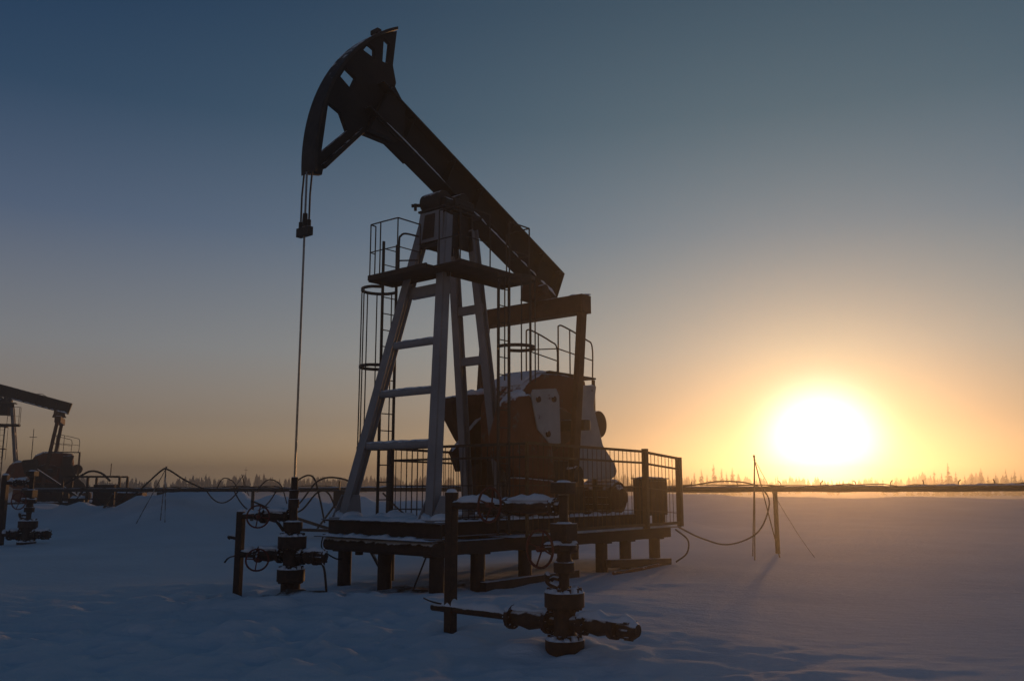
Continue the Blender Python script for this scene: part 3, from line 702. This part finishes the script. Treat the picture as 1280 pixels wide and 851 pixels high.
# ------------------------------------------------------------------ wellheads
def handwheel(c, n, Rr, parent, name='handwheel'):
    b = MB(); b.ring(c, n, Rr, .014, 26, 6)
    cv, nv = Vector(c), Vector(n).normalized(); a = nv.orthogonal().normalized(); d = nv.cross(a)
    for k in range(4):
        an = k * math.pi / 2 + .5; v = a * math.cos(an) + d * math.sin(an)
        b.tube([cv - nv * .03 + v * .03, cv + v * Rr], .010, 5)
    b.cyl(cv - nv * .05, cv + nv * .03, .032, seg=10)
    return b.build(name, 'wheel', parent)
def flange(b, z0, z1, r, bolts=10, br=.018):
    b.cyl((0, 0, z0), (0, 0, z1), r, seg=28)
def well(name, loc, rz, label, sp, s=1.0, group='wellheads on the site'):
    """local +x runs from the well to its support post; sizes in metres"""
    root = empty(name, loc, rz, label, 'wellhead', group)
    root.scale = (s, s, s)
    body = None
    for kind, z0, z1, r in sp['stack']:
        b = MB()
        if kind == 'box': b.box((-r, -r, z0), (r, r, z1))
        elif kind == 'neck': b.lathe([(r * 1.25, z0), (r, z0 + (z1 - z0) * .2), (r, z0 + (z1 - z0) * .8), (r * 1.25, z1)], (0, 0, 0))
        else:
            b.cyl((0, 0, z0), (0, 0, z1), r, seg=28)
        nm = {'flange': 'flange', 'box': 'valve_block', 'neck': 'spool', 'cap': 'stuffing_box'}[kind]
        o = b.build(nm, 'valve', root, .006)
        if kind == 'flange' and r > .18:
            b = MB(); b.cyl((0, 0, z0 - .03), (0, 0, z1 + .045), .022, seg=6); st = b.build('flange_bolt', 'valve', o)
            for k in range(10):
                an = 2 * math.pi * k / 10; q = st if k == 0 else st.copy()
                if k: COL.objects.link(q); q.parent = o
                q.location = (math.cos(an) * (r - .045), math.sin(an) * (r - .045), 0)
            b = MB()
            for k in range(12):
                an = 2 * math.pi * k / 12; an2 = 2 * math.pi * (k + 1) / 12; rr = r - .05
                b.snowcap((math.cos(an) * rr, math.sin(an) * rr, z1), (math.cos(an2) * rr, math.sin(an2) * rr, z1), .09, .022 + .012 * ((k * 7) % 3), .4, n=4, seed=k)
            b.build('snow_cap', 'snow', o)
        elif kind in ('flange', 'box') :
            b = MB(); b.snowcap((-r * .8, 0, z1), (r * .8, 0, z1), r * 1.4, .025, .5, seed=int(z1 * 100)); b.build('snow_cap', 'snow', o)
    # arms to the support post
    for (z, rp, x0, x1, v0, v1, rv, wx, wn, Rw) in sp['arms']:
        b = MB(); b.cyl((x0, 0, z), (x1, 0, z), rp, seg=16); pp = b.build('flow_pipe', 'valve', root)
        b = MB(); b.snowcap((v1 + .05, 0, z + rp * .8), (x1 - .1, 0, z + rp * .8), rp * 2.6, .07, .5, seed=int(z * 50)); b.build('snow_cap', 'snow', pp)
        b = MB(); L_ = v1 - v0
        b.lathe([(rv * .75, 0), (rv * 1.15, .001), (rv * 1.15, .05), (rv * .7, .055), (rv * .8, L_ * .3), (rv, L_ * .5), (rv * .8, L_ * .7), (rv * .7, L_ - .055), (rv * 1.15, L_ - .05), (rv * 1.15, L_ - .001), (rv * .75, L_)], (v0, 0, z), (1, 0, 0))
        for xx in (v0 + .025, v1 - .025):
            for k in range(8):
                an = 2 * math.pi * k / 8; b.cyl((xx - .045, math.cos(an) * rv * .95, z + math.sin(an) * rv * .95), (xx + .045, math.cos(an) * rv * .95, z + math.sin(an) * rv * .95), .014, seg=6)
        va = b.build('gate_valve', 'valve', root)
        b = MB(); b.snowcap((v0, 0, z + rv * .82), (v1, 0, z + rv * .8), rv * 1.7, .055, .5, seed=int(z * 90)); b.build('snow_cap', 'snow', va)
        if wx is not None:
            n = Vector(wn).normalized(); c = Vector((wx, 0, z))
            b = MB(); b.cyl(c, c + n * .14, .07, .05); b.cyl(c + n * .12, c + n * .36, .02); b.build('valve_stem', 'valve', va)
            handwheel(c + n * .34, n, Rw, va)
    for (z, x1, rv) in sp['stubs']:
        b = MB(); L_ = x1 - .1
        b.lathe([(rv * .7, 0), (rv * .8, L_ * .12), (rv * 1.1, L_ * .14), (rv * 1.1, L_ * .22), (rv * .75, L_ * .24), (rv, L_ * .42), (rv * .75, L_ * .58), (rv * 1.12, L_ * .6), (rv * 1.12, L_ * .7), (rv * .7, L_ * .72), (rv * .95, L_ * .80), (rv * .95, L_ * .93), (rv * .6, L_)], (-.1, 0, z), (-1, .0, 0))
        for fx in (.18, .65, .86):
            for k in range(8):
                an = 2 * math.pi * k / 8; xx = -.1 - L_ * fx; b.cyl((xx - .05, math.cos(an) * rv * .92, z + math.sin(an) * rv * .92), (xx + .05, math.cos(an) * rv * .92, z + math.sin(an) * rv * .92), .016, seg=6)
        st = b.build('side_valve', 'valve', root)
        b = MB(); b.snowcap((-.18, 0, z + rv * .78), (-x1 + .03, 0, z + rv * .72), rv * 1.7, .07, .6, seed=31); b.build('snow_cap', 'snow', st)
    for (z, n, ln, Rw) in sp['bonnets']:
        nv = Vector(n).normalized(); c = Vector((0, 0, z))
        b = MB(); b.cyl(c, c + nv * ln * .55, .075, .05); b.cyl(c + nv * ln * .5, c + nv * ln, .02); b.cyl(c - nv * .16, c, .07)
        bo = b.build('valve_bonnet', 'valve', root)
        b = MB(); q = c + nv * ln * .8; b.snowcap((0, 0, z + .06), (q.x, q.y, z + .045), .08, .03, .4, seed=2); b.build('snow_cap', 'snow', bo)
        handwheel(c + nv * ln, nv, Rw, bo)
    for (x, y, z0, z1, r) in sp['posts']:
        b = MB(); b.bar((x, y, z0), (x, y, z1), r * 1.8, r * 1.8, (1, 0, 0)); po = b.build('support_post', 'valve', root, .006)
        b = MB(); b.snowcap((x - r, y, z1), (x + r, y, z1), r * 1.6, .04, .2, n=6); b.build('snow_cap', 'snow', po)
    for (pts, r) in sp['bits']:
        b = MB(); b.tube(spline(pts, 6), r, 7); b.build('drain_pipe', 'valve', root)
    return root

near_spec = dict(
    stack=[('flange', -.10, .10, .205), ('neck', .10, .42, .115), ('flange', .42, .575, .21), ('neck', .575, .77, .055), ('flange', .77, .88, .112), ('neck', .88, 1.10, .075),
           ('flange', 1.0, 1.06, .14), ('box', 1.10, 1.28, .105), ('neck', 1.28, 1.58, .05), ('box', 1.59, 1.71, .10)],
    arms=[(1.45, .052, .04, 1.68, .10, .82, .085, .72, (.12, 1, .05), .185), (.26, .045, .10, 1.95, .18, .74, .115, None, None, 0)],
    stubs=[(.27, .90, .10)], bonnets=[(1.03, (.12, 1, 0), .36, .19)],
    posts=[(1.66, .0, -.3, 1.60, .062)],
    bits=[([(.05, .05, .62), (.14, .08, .66), (.17, .08, .72), (.14, .1, .76)], .03), ([(.06, 0, .7), (.16, -.02, .70), (.22, 0, .64)], .025), ([(1.66, 0, .3), (1.9, .05, .33), (2.05, .05, .36)], .015)])
g0 = gz(.55, 9.56)
well('oil_wellhead', (.55, 9.56, g0 + .02), math.atan2(1.1, -1.3), 'nearest snow dusted wellhead with two red handwheels and pipes to a square post', near_spec)

left_spec = dict(
    stack=[('neck', -.2, .10, .15), ('flange', .08, .27, .215), ('neck', .27, .57, .13), ('flange', .58, .77, .22), ('neck', .77, .86, .12), ('flange', .84, .99, .15),
           ('neck', .99, 1.48, .065), ('cap', 1.20, 1.34, .085), ('cap', 1.48, 1.68, .053)],
    arms=[(1.07, .05, .04, .97, .08, .56, .10, .66, (-.75, 1, .0), .17), (.48, .06, .1, .95, .18, .62, .115, .64, (-.75, 1, -.25), .17)],
    stubs=[(.46, .60, .115)], bonnets=[],
    posts=[(.95, .0, -.5, 1.14, .06)],
    bits=[([(-.52, .05, .40), (-.62, .08, .30), (-.68, .1, .0), (-.70, .1, -.22)], .018), ([(1.0, 0, .45), (1.1, .05, .42), (1.16, .08, .34)], .014), ([(1.0, 0, .72), (1.12, 0, .74), (1.16, .0, .72)], .035), ([(.1, .1, .85), (.16, .14, .95), (.2, .15, 1.0)], .025)])
well('oil_wellhead', (*JACK, .17), math.atan2(.30, -.95), 'dark wellhead directly below the hanging polished rod of the large pump jack', left_spec)
far_spec = dict(near_spec); far_spec['stubs'] = [(.27, .55, .11)]
far_spec['arms'] = [(1.45, .052, .04, .62, .10, .40, .085, None, None, 0), (.26, .045, .10, .75, .18, .44, .115, None, None, 0)]; far_spec['posts'] = [(.64, 0, -.3, 1.62, .07)]
well('oil_wellhead', (-14.55, 27.0, gz(-14.55, 27)), R(176), 'small far off wellhead at the left edge in front of the distant pump jack', far_spec, 1.3)

# ------------------------------------------------------------------ pipeline across the site
PL = [(21.5, 15.6, 1.72), (15.2, 18.8, 1.70), (11.2, 21.0, 1.66), (6.9, 23.6, 1.635), (0, 28.2, 1.62), (-6.5, 31.6, 1.60), (-13.3, 34.8, 1.57), (-21, 38.3, 1.55)]
root = empty('pipeline', (6.9, 23.6, 0), 0, 'long low pipeline bundle running on posts across the whole site at eye level', 'pipeline')
off = Vector((6.9, 23.6, 0))
def plp(dx, dy, dz): return [Vector((x + dx, y + dy, z + dz)) - off for x, y, z in PL]
for (dy, dz, r, mt) in ((0, .03, .045, 'pipe'), (.16, -.03, .042, 'pipe'), (-.12, -.03, .03, 'cable')):
    b = MB(); b.tube(spline(plp(0, dy, dz), 8), r, 8); o = b.build('pipe', mt, root)
rr = random.Random(4)
for k in range(5):
    pts = []
    for i, p in enumerate(spline(plp(0, -.06 + .05 * k, .07), 6)):
        pts.append(p + Vector((0, 0, rr.uniform(-.16, .06))))
    b = MB(); b.tube(spline(pts, 3), .013, 5); b.build('cable', 'cable', root)
for i, (x, y) in enumerate(((6.95, 23.6), (-.2, 28.35), (-9.6, 33.1), (14.6, 19.2))):
    g = gz(x, y); b = MB(); b.cyl((x - off.x, y - off.y, g - .3), (x - off.x, y - off.y, 1.57), .062, seg=12); b.bar((x - off.x - .1, y - off.y - .22, 1.55), (x - off.x + .1, y - off.y + .25, 1.55), .08, .05)
    b.build('support_post', 'pipe', root)
sp = spline([Vector(p) for p in PL], 30)
for i in range(4, 118, 5):
    p = sp[i] - off; tlt = rr.uniform(-.05, .05)
    b = MB(); b.tube([p + Vector((0, 0, .05)), p + Vector((tlt * .4, 0, .16)), p + Vector((tlt * 2, 0, .21))], .014, 5); b.build('cable_hook', 'rail', root)
for (i0, i1, sd) in ((24, 40, 1), (52, 70, 2), (75, 86, 3), (118, 150, 4)):
    b = MB(); b.snowcap(sp[i0] - off + Vector((0, 0, .075)), sp[i1] - off + Vector((0, 0, .075)), .1, .03, .8, seed=sd, n=40); b.build('snow_cap', 'snow', root)

# ------------------------------------------------------------------ cable tripods
def tripod(apex, feet, label, r=.014, extra=()):
    a = Vector(apex); o = Vector((a.x, a.y, gz(a.x, a.y)))
    root = empty('cable_tripod', o, 0, label, 'tripod', 'pole tripods holding up cables')
    for f in feet:
        fv = Vector((f[0], f[1], gz(f[0], f[1]) - .05)); d = (a - fv).normalized()
        b = MB(); b.tube([fv - o, a + d * .12 - o], r, 6); b.build('leg', 'wood', root)
    b = MB(); b.ring(a - o, (0, 0, 1), r * 2.0, r * .6, 12, 5); b.build('binding', 'rail', root)
tripod((6.05, 22.15, 2.36), [(5.80, 21.6), (6.1, 22.9), (6.65, 22.4)], 'thin tripod of poles in front of the setting sun beside the pipeline post')
tripod((-12.85, 33.0, 2.34), [(-13.25, 31.6), (-12.5, 31.9), (-12.25, 31.7)], 'thin tripod of poles with a cable arched over its top on the left')
tripod((-11.2, 37.0, 2.10), [(-11.6, 36.7), (-11.1, 37.5), (-10.8, 36.8)], 'small tripod of poles just behind the pipeline left of the wellhead')
def wire(pts, r, label, mat='cable', cat='cable', name='cable', group='loose cables on the site', n=10):
    b = MB(); b.tube(spline(pts, n), r, 6); return tag(b.build(name, mat), label, cat, group)
# arched over the left tripod
wire([(-14.3, 33.6, 1.3), (-13.6, 33.3, 1.85), (-13.0, 33.02, 2.30), (-12.75, 32.98, 2.32), (-12.2, 33.2, 1.95), (-11.7, 33.8, 1.62)], .032, 'thick cable arched over the left tripod')
# loop from the fence end to the tripod
e = W(9.35, 1.55, .8)
wire([e, (4.4, 20.9, .52), (5.1, 21.2, .36), (5.9, 21.6, .62), (6.35, 22.1, 1.25), (6.35, 22.6, 1.62), (6.0, 22.9, 1.80), (5.3, 22.9, 1.83), (4.6, 23.3, 1.72), (3.9, 24.4, 1.64)], .018, 'cable looping from the right fence end up to the tripod by the sun')
wire([W(9.3, 1.5, .75), W(9.75, 1.55, .5), W(9.6, 1.6, .22), W(9.2, 1.55, .05)], .018, 'short cable hanging from the right fence corner to the ground')
wire([(2.0, 17.9, gz(2.0, 17.9) + .03), (2.7, 18.8, gz(2.7, 18.8) + .04), (3.35, 20.0, gz(3.35, 20.0) + .03)], .035, 'rusty hose lying on the snow in front of the right piles', 'red', 'hose', 'hose', None)
wire([(6.1, 22.2, 2.3), (6.6, 22.5, 1.5), (7.2, 22.6, .5), (7.5, 22.4, gz(7.5, 22.4))], .006, 'guy wire sagging from the tripod past the pipeline post', 'rail', 'wire')
# tangle behind the left well
for k, (p, lab) in enumerate((
        ([(-7.35, 29.5, .6), (-7.3, 29.5, 1.6), (-6.95, 29.5, 2.0), (-6.6, 29.6, 2.0), (-6.45, 30, 1.3), (-6.3, 30.2, .5)], 'cable hooped highest in the tangle right of the polished rod'),
        ([(-8.2, 29.0, .85), (-7.2, 29.5, 1.0), (-6.4, 29.5, 1.9), (-5.6, 29.6, 1.95), (-5.0, 30, 1.6), (-4.2, 30.4, 1.68)], 'cable curving up from the snow towards the left tower leg'),
        ([(-8.4, 28.8, 1.25), (-7.7, 29.2, .95), (-7.0, 29.5, .9), (-6.5, 29.8, 1.5), (-6.1, 29.8, 1.45), (-5.7, 29.9, .5)], 'cable drooping low in the tangle right of the wellhead'),
        ([(-4.2, 29.0, 1.5), (-3.6, 29.2, .9), (-3.0, 29.3, .6), (-2.4, 29.3, .9)], 'cable sagging behind the left tower leg'))):
    wire(p, .03, lab)
b = MB(); b.bar((-8.1, 29.0, 1.05), (-6.0, 29.4, .35), .1, .1); tag(b.build('timber_beam', 'wood', None, .006), 'slanting timber leaning down to the snow behind the wellhead', 'beam', 'timbers behind the wellhead')
b = MB(); b.bar((-6.8, 29.2, .32), (-5.7, 29.3, .28), .1, .1); tag(b.build('timber_beam', 'wood', None, .006), 'short timber lying flat on the snow behind the wellhead', 'beam', 'timbers behind the wellhead')
b = MB(); b.bar((-5.7, 29.6, .35), (-5.3, 29.9, 1.5), .07, .07); b.bar((-6.4, 29.4, .3), (-5.6, 29.6, 1.45), .06, .06); tag(b.build('pole_pair', 'wood'), 'two leaning poles propped below the pipeline near the tower', 'poles')
for k, (x0, y0, x1, y1, dz, lab) in enumerate(((-19.5, 37.6, -17.6, 36.7, .55, 'cable sagging deep between the enclosure and the tilted box'), (-11.6, 33.9, -10.2, 33.3, .45, 'cable sagging over the top of the left snow mound'),
                                            (-10.4, 33.4, -8.6, 32.6, .75, 'cable sagging behind the handwheels of the wellhead'), (-17.2, 36.6, -15.4, 35.8, .65, 'cable sagging past the drifted box left of the mound'))):
    wire(sag((x0, y0, 1.55), (x1, y1, 1.55), dz, 8), .024, lab, n=3)
wire([(-11.2, 33.8, 1.6), (-10.9, 33.6, 2.0), (-10.5, 33.5, 1.9), (-10.2, 33.3, 1.55)], .02, 'short cable hooped above the pipeline over the mound')
wire([(-9.4, 32.9, 1.6), (-8.9, 32.6, 1.95), (-8.4, 32.4, 1.75), (-8.1, 32.2, 1.1)], .02, 'cable hooped above the pipeline left of the polished rod')
# hanging box behind the left tower leg
b = MB(); b.box((-.17, -.1, -.22), (.17, .1, .22)); b.bar((-.2, 0, .235), (.2, 0, .235), .26, .025); b.tube([(0, 0, -.22), (.02, 0, -.55)], .02)
o = b.build('junction_box', 'pipe', None, .006); o.location = (-5.05, 26.2, 1.36); tag(o, 'small junction box hanging from the pipeline left of the tower foot', 'junction box', 'boxes hung on the pipeline')
b = MB(); b.bar((-.02, 0, .25), (-.02, 0, .5), .04, .04); b.build('bracket', 'rail', o)
# snow covered equipment boxes on the left
root = empty('equipment_box', (-16.4, 38.6, gz(-16.4, 38.6)), R(8), 'dark tilted equipment box half drifted with snow below the left tripod', 'box')
b = MB(); b.box((-.55, -.4, -.1), (.5, .4, .75)); bx = b.build('box_body', 'brown', root, .02)
b = MB(); b.snowcap((-.6, 0, .74), (.5, 0, .74), .9, .12, .3); b.build('snow_cap', 'snow', bx)
b = MB(); b.bar((-1.1, -.2, .05), (-.75, -.2, .7), .08, .08); b.build('prop', 'wood', root)
root.location.z = max(root.location.z, .85) - .15
o = empty('junction_box', (-14.55, 37.4, 1.28), 0, 'small square box hung on the pipeline behind the left tripod', 'junction box', 'boxes hung on the pipeline')
b = MB(); b.box((-.27, -.15, -.2), (.27, .15, .2)); bb = b.build('box_body', 'pipe', o, .01); b = MB(); b.bar((0, 0, .2), (0, 0, .4), .05, .05); b.build('bracket', 'rail', bb)

# enclosure right of the distant pump jack
root = empty('equipment_enclosure', (-18.9, 41.0, .05), R(4), 'framed enclosure with pipes and a cabinet right of the distant pump jack', 'enclosure')
b = MB()
for x in (-1.5, -.4, 1.0):
    for y in (-.5, .5): b.bar((x, y, 0), (x, y, 2.1), .09, .09)
for y in (-.5, .5): b.bar((-1.5, y, 2.1), (1.0, y, 2.1), .08, .08); b.bar((-1.5, y, 1.1), (1.0, y, 1.1), .05, .05)
b.build('frame', 'frame', root)
b = MB(); b.box((-.2, -.35, .2), (.75, .3, 1.75)); b.build('cabinet_body', 'frame', root, .01)
b = MB(); b.box((-1.3, -.3, .1), (-.6, .3, 1.1)); b.build('pump_body', 'dark', root, .03)
b = MB(); b.tube(spline([(-1.9, 0, 1.6), (-1.0, 0, 2.1), (-.5, 0, 2.35), (0, 0, 2.25), (.4, 0, 1.9)], 6), .05); b.build('hose', 'cable', root)
b = MB(); b.bar((-3.0, .2, 2.4), (-.8, .2, 1.0), .12, .12); b.bar((-1.1, 0, 2.1), (-1.1, 0, 2.55), .03, .03); b.bar((.4, 0, 2.1), (.4, 0, 2.7), .03, .03); b.build('strut', 'frame', root)
b = MB(); b.snowcap((-1.3, 0, 1.1), (-.6, 0, 1.1), .55, .15, .3); b.build('snow_cap', 'snow', root)

# tall thin masts on the far left and centre
for (x, y, h, lab) in ((-32.5, 60, 5.6, 'thin bare mast rising behind the distant pump jack'), (-33.5, 112, 4.2, 'faint distant mast on the plain behind the small tripod')):
    g = gz(x, y); b = MB(); b.cyl((0, 0, -.3), (0, 0, h), .04, .02, seg=8); b.tube([(-.25, 0, h * .9), (.25, 0, h * .9)], .02, 5)
    o = b.build('mast', 'rail'); o.location = (x, y, g); tag(o, lab, 'mast', 'masts')

# ------------------------------------------------------------------ trees on the horizon
def spruce_mesh(rr, h, dens=1.0, light=False):
    b = MB()
    b.cyl((0, 0, -.3), (0, 0, h * .96), h * .014 + .03, .01, seg=6)
    lean = rr.uniform(-.02, .02)
    levels = int(h * 2.8 * dens)
    for i in range(levels):
        t = i / levels; z = h * (.08 + .9 * t)
        rad = (h * .23 * (1 - t) ** .85 + .07) * rr.uniform(.55, 1.15)
        for k in range(rr.randint(4, 7)):
            if rr.random() < (.3 if light else .06): continue
            an = rr.uniform(0, 6.283); rl = rad * rr.uniform(.6, 1.2); dz = -rl * rr.uniform(.25, .6)
            c, s = math.cos(an), math.sin(an); wv = rl * rr.uniform(.22, .4)
            x0 = lean * z
            b.add([(x0, 0, z + .1), (x0 + c * rl * .5 - s * wv, s * rl * .5 + c * wv, z + dz * .45 - .06), (x0 + c * rl, s * rl, z + dz), (x0 + c * rl * .5 + s * wv, s * rl * .5 - c * wv, z + dz * .45 - .06), (x0 + c * rl * .45, s * rl * .45, z + dz * .3 - wv * .9)],
                  [(0, 1, 2, 3), (0, 1, 4), (1, 2, 4), (2, 3, 4), (3, 0, 4)])
    return b
protos = []
for k in range(6):
    rr = random.Random(50 + k)
    b = spruce_mesh(rr, 10, 1.0, k >= 4); o = b.build('spruce_tree', 'bark', None, smooth=False, recalc=False); protos.append(o)
rr = random.Random(99)
spots = []
def at(px, Y): return ((px - 640) / 1100 * Y * .986, Y)
for px, hh in ((868, 9), (877, 10), (884, 8), (893, 12), (903, 11), (909, 9), (916, 11), (924, 8), (1137, 8), (1148, 7), (1157, 9), (1169, 10), (1178, 9), (1187, 12.5), (1196, 10), (1207, 8), (1216, 9), (1228, 11), (1236, 8), (1246, 9), (1259, 11), (1270, 10), (1278, 9), (858, 7), (1104, 7), (1120, 7)):
    spots.append((*at(px, 165 + rr.uniform(-12, 15)), hh * .50))
for i in range(34):
    spots.append((*at(rr.uniform(860, 1300), rr.uniform(170, 230)), rr.uniform(2.2, 4.6)))
for px, hh in ((182, 9), (205, 10), (240, 8), (262, 9), (268, 11), (296, 8), (322, 8), (424, 10), (452, 8), (456, 9), (5, 13), (-6, 12), (12, 11), (28, 9), (66, 8), (84, 9), (108, 9), (150, 8), (136, 9), (398, 7), (340, 8)):
    spots.append((*at(px, 225 + rr.uniform(-15, 15)), hh * .34))
used = set()
for i, (x, y, hh) in enumerate(spots):
    k = rr.randrange(6)
    if k not in used: o = protos[k]; used.add(k)
    else:
        o = protos[k].copy(); COL.objects.link(o)
    s = hh / 10; o.scale = (s * rr.uniform(.8, 1.1), s, s); o.location = (x, y, gz(x, y) - .1); o.rotation_euler = (0, 0, rr.uniform(0, 6.28))
    tag(o, 'hazy spruce standing above the far woods on the horizon', 'tree', 'spruces on the horizon')
for k, o in enumerate(protos):
    if k not in used: bpy.data.objects.remove(o)
b = MB(); rr = random.Random(123); nb = 0
for i in range(1300):
    px = rr.uniform(-60, 1340); Y = rr.uniform(230, 330); x, y = at(px, Y)
    clump = .5 + .35 * math.sin(px * .021 + 1.3) * math.sin(px * .0063 + .4) + .25 * math.sin(px * .083) + .2 * math.sin(px * .19 + 2)
    h = rr.uniform(2.6, 4.6) * (.65 + .55 * clump)
    gz_ = gz(x, y) - .1; rw = h * rr.uniform(.15, .32)
    for j in range(3):
        zz = gz_ + h * (.12 + .27 * j); r2 = rw * (1 - .27 * j); o0 = len(b.v)
        ring_ = [(x + math.cos(k * 1.05 + j) * r2 * rr.uniform(.6, 1.2), y + math.sin(k * 1.05 + j) * r2 * rr.uniform(.6, 1.2), zz + rr.uniform(-.3, .3)) for k in range(6)]
        b.add(ring_ + [(x + rr.uniform(-.1, .1), y, min(gz_ + h, zz + h * .45))], [(k, (k + 1) % 6, 6) for k in range(6)])
wd = b.build('far_woods', 'bark', None, smooth=False, recalc=False)
tag(wd, 'low band of far woods fading into haze along the horizon', 'woods', kind='stuff')

# ------------------------------------------------------------------ haze
HAZE_D, HAZE_G = .0045, .84
m = bpy.data.materials.new('frosty_haze'); m.use_nodes = True
n_ = m.node_tree.nodes; n_.remove(n_['Principled BSDF'])
pv = n_.new('ShaderNodeVolumePrincipled'); pv.inputs['Density'].default_value = HAZE_D; pv.inputs['Anisotropy'].default_value = HAZE_G
pv.inputs['Color'].default_value = (.40, .39, .38, 1)
m.node_tree.links.new(pv.outputs[0], n_['Material Output'].inputs['Volume'])
b = MB(); b.box((-440, -40, -2.5), (440, 440, 11.3))
hz = b.build('haze', m, None, smooth=False)
tag(hz, 'thin frosty haze hanging over the whole site', 'haze', kind='stuff')
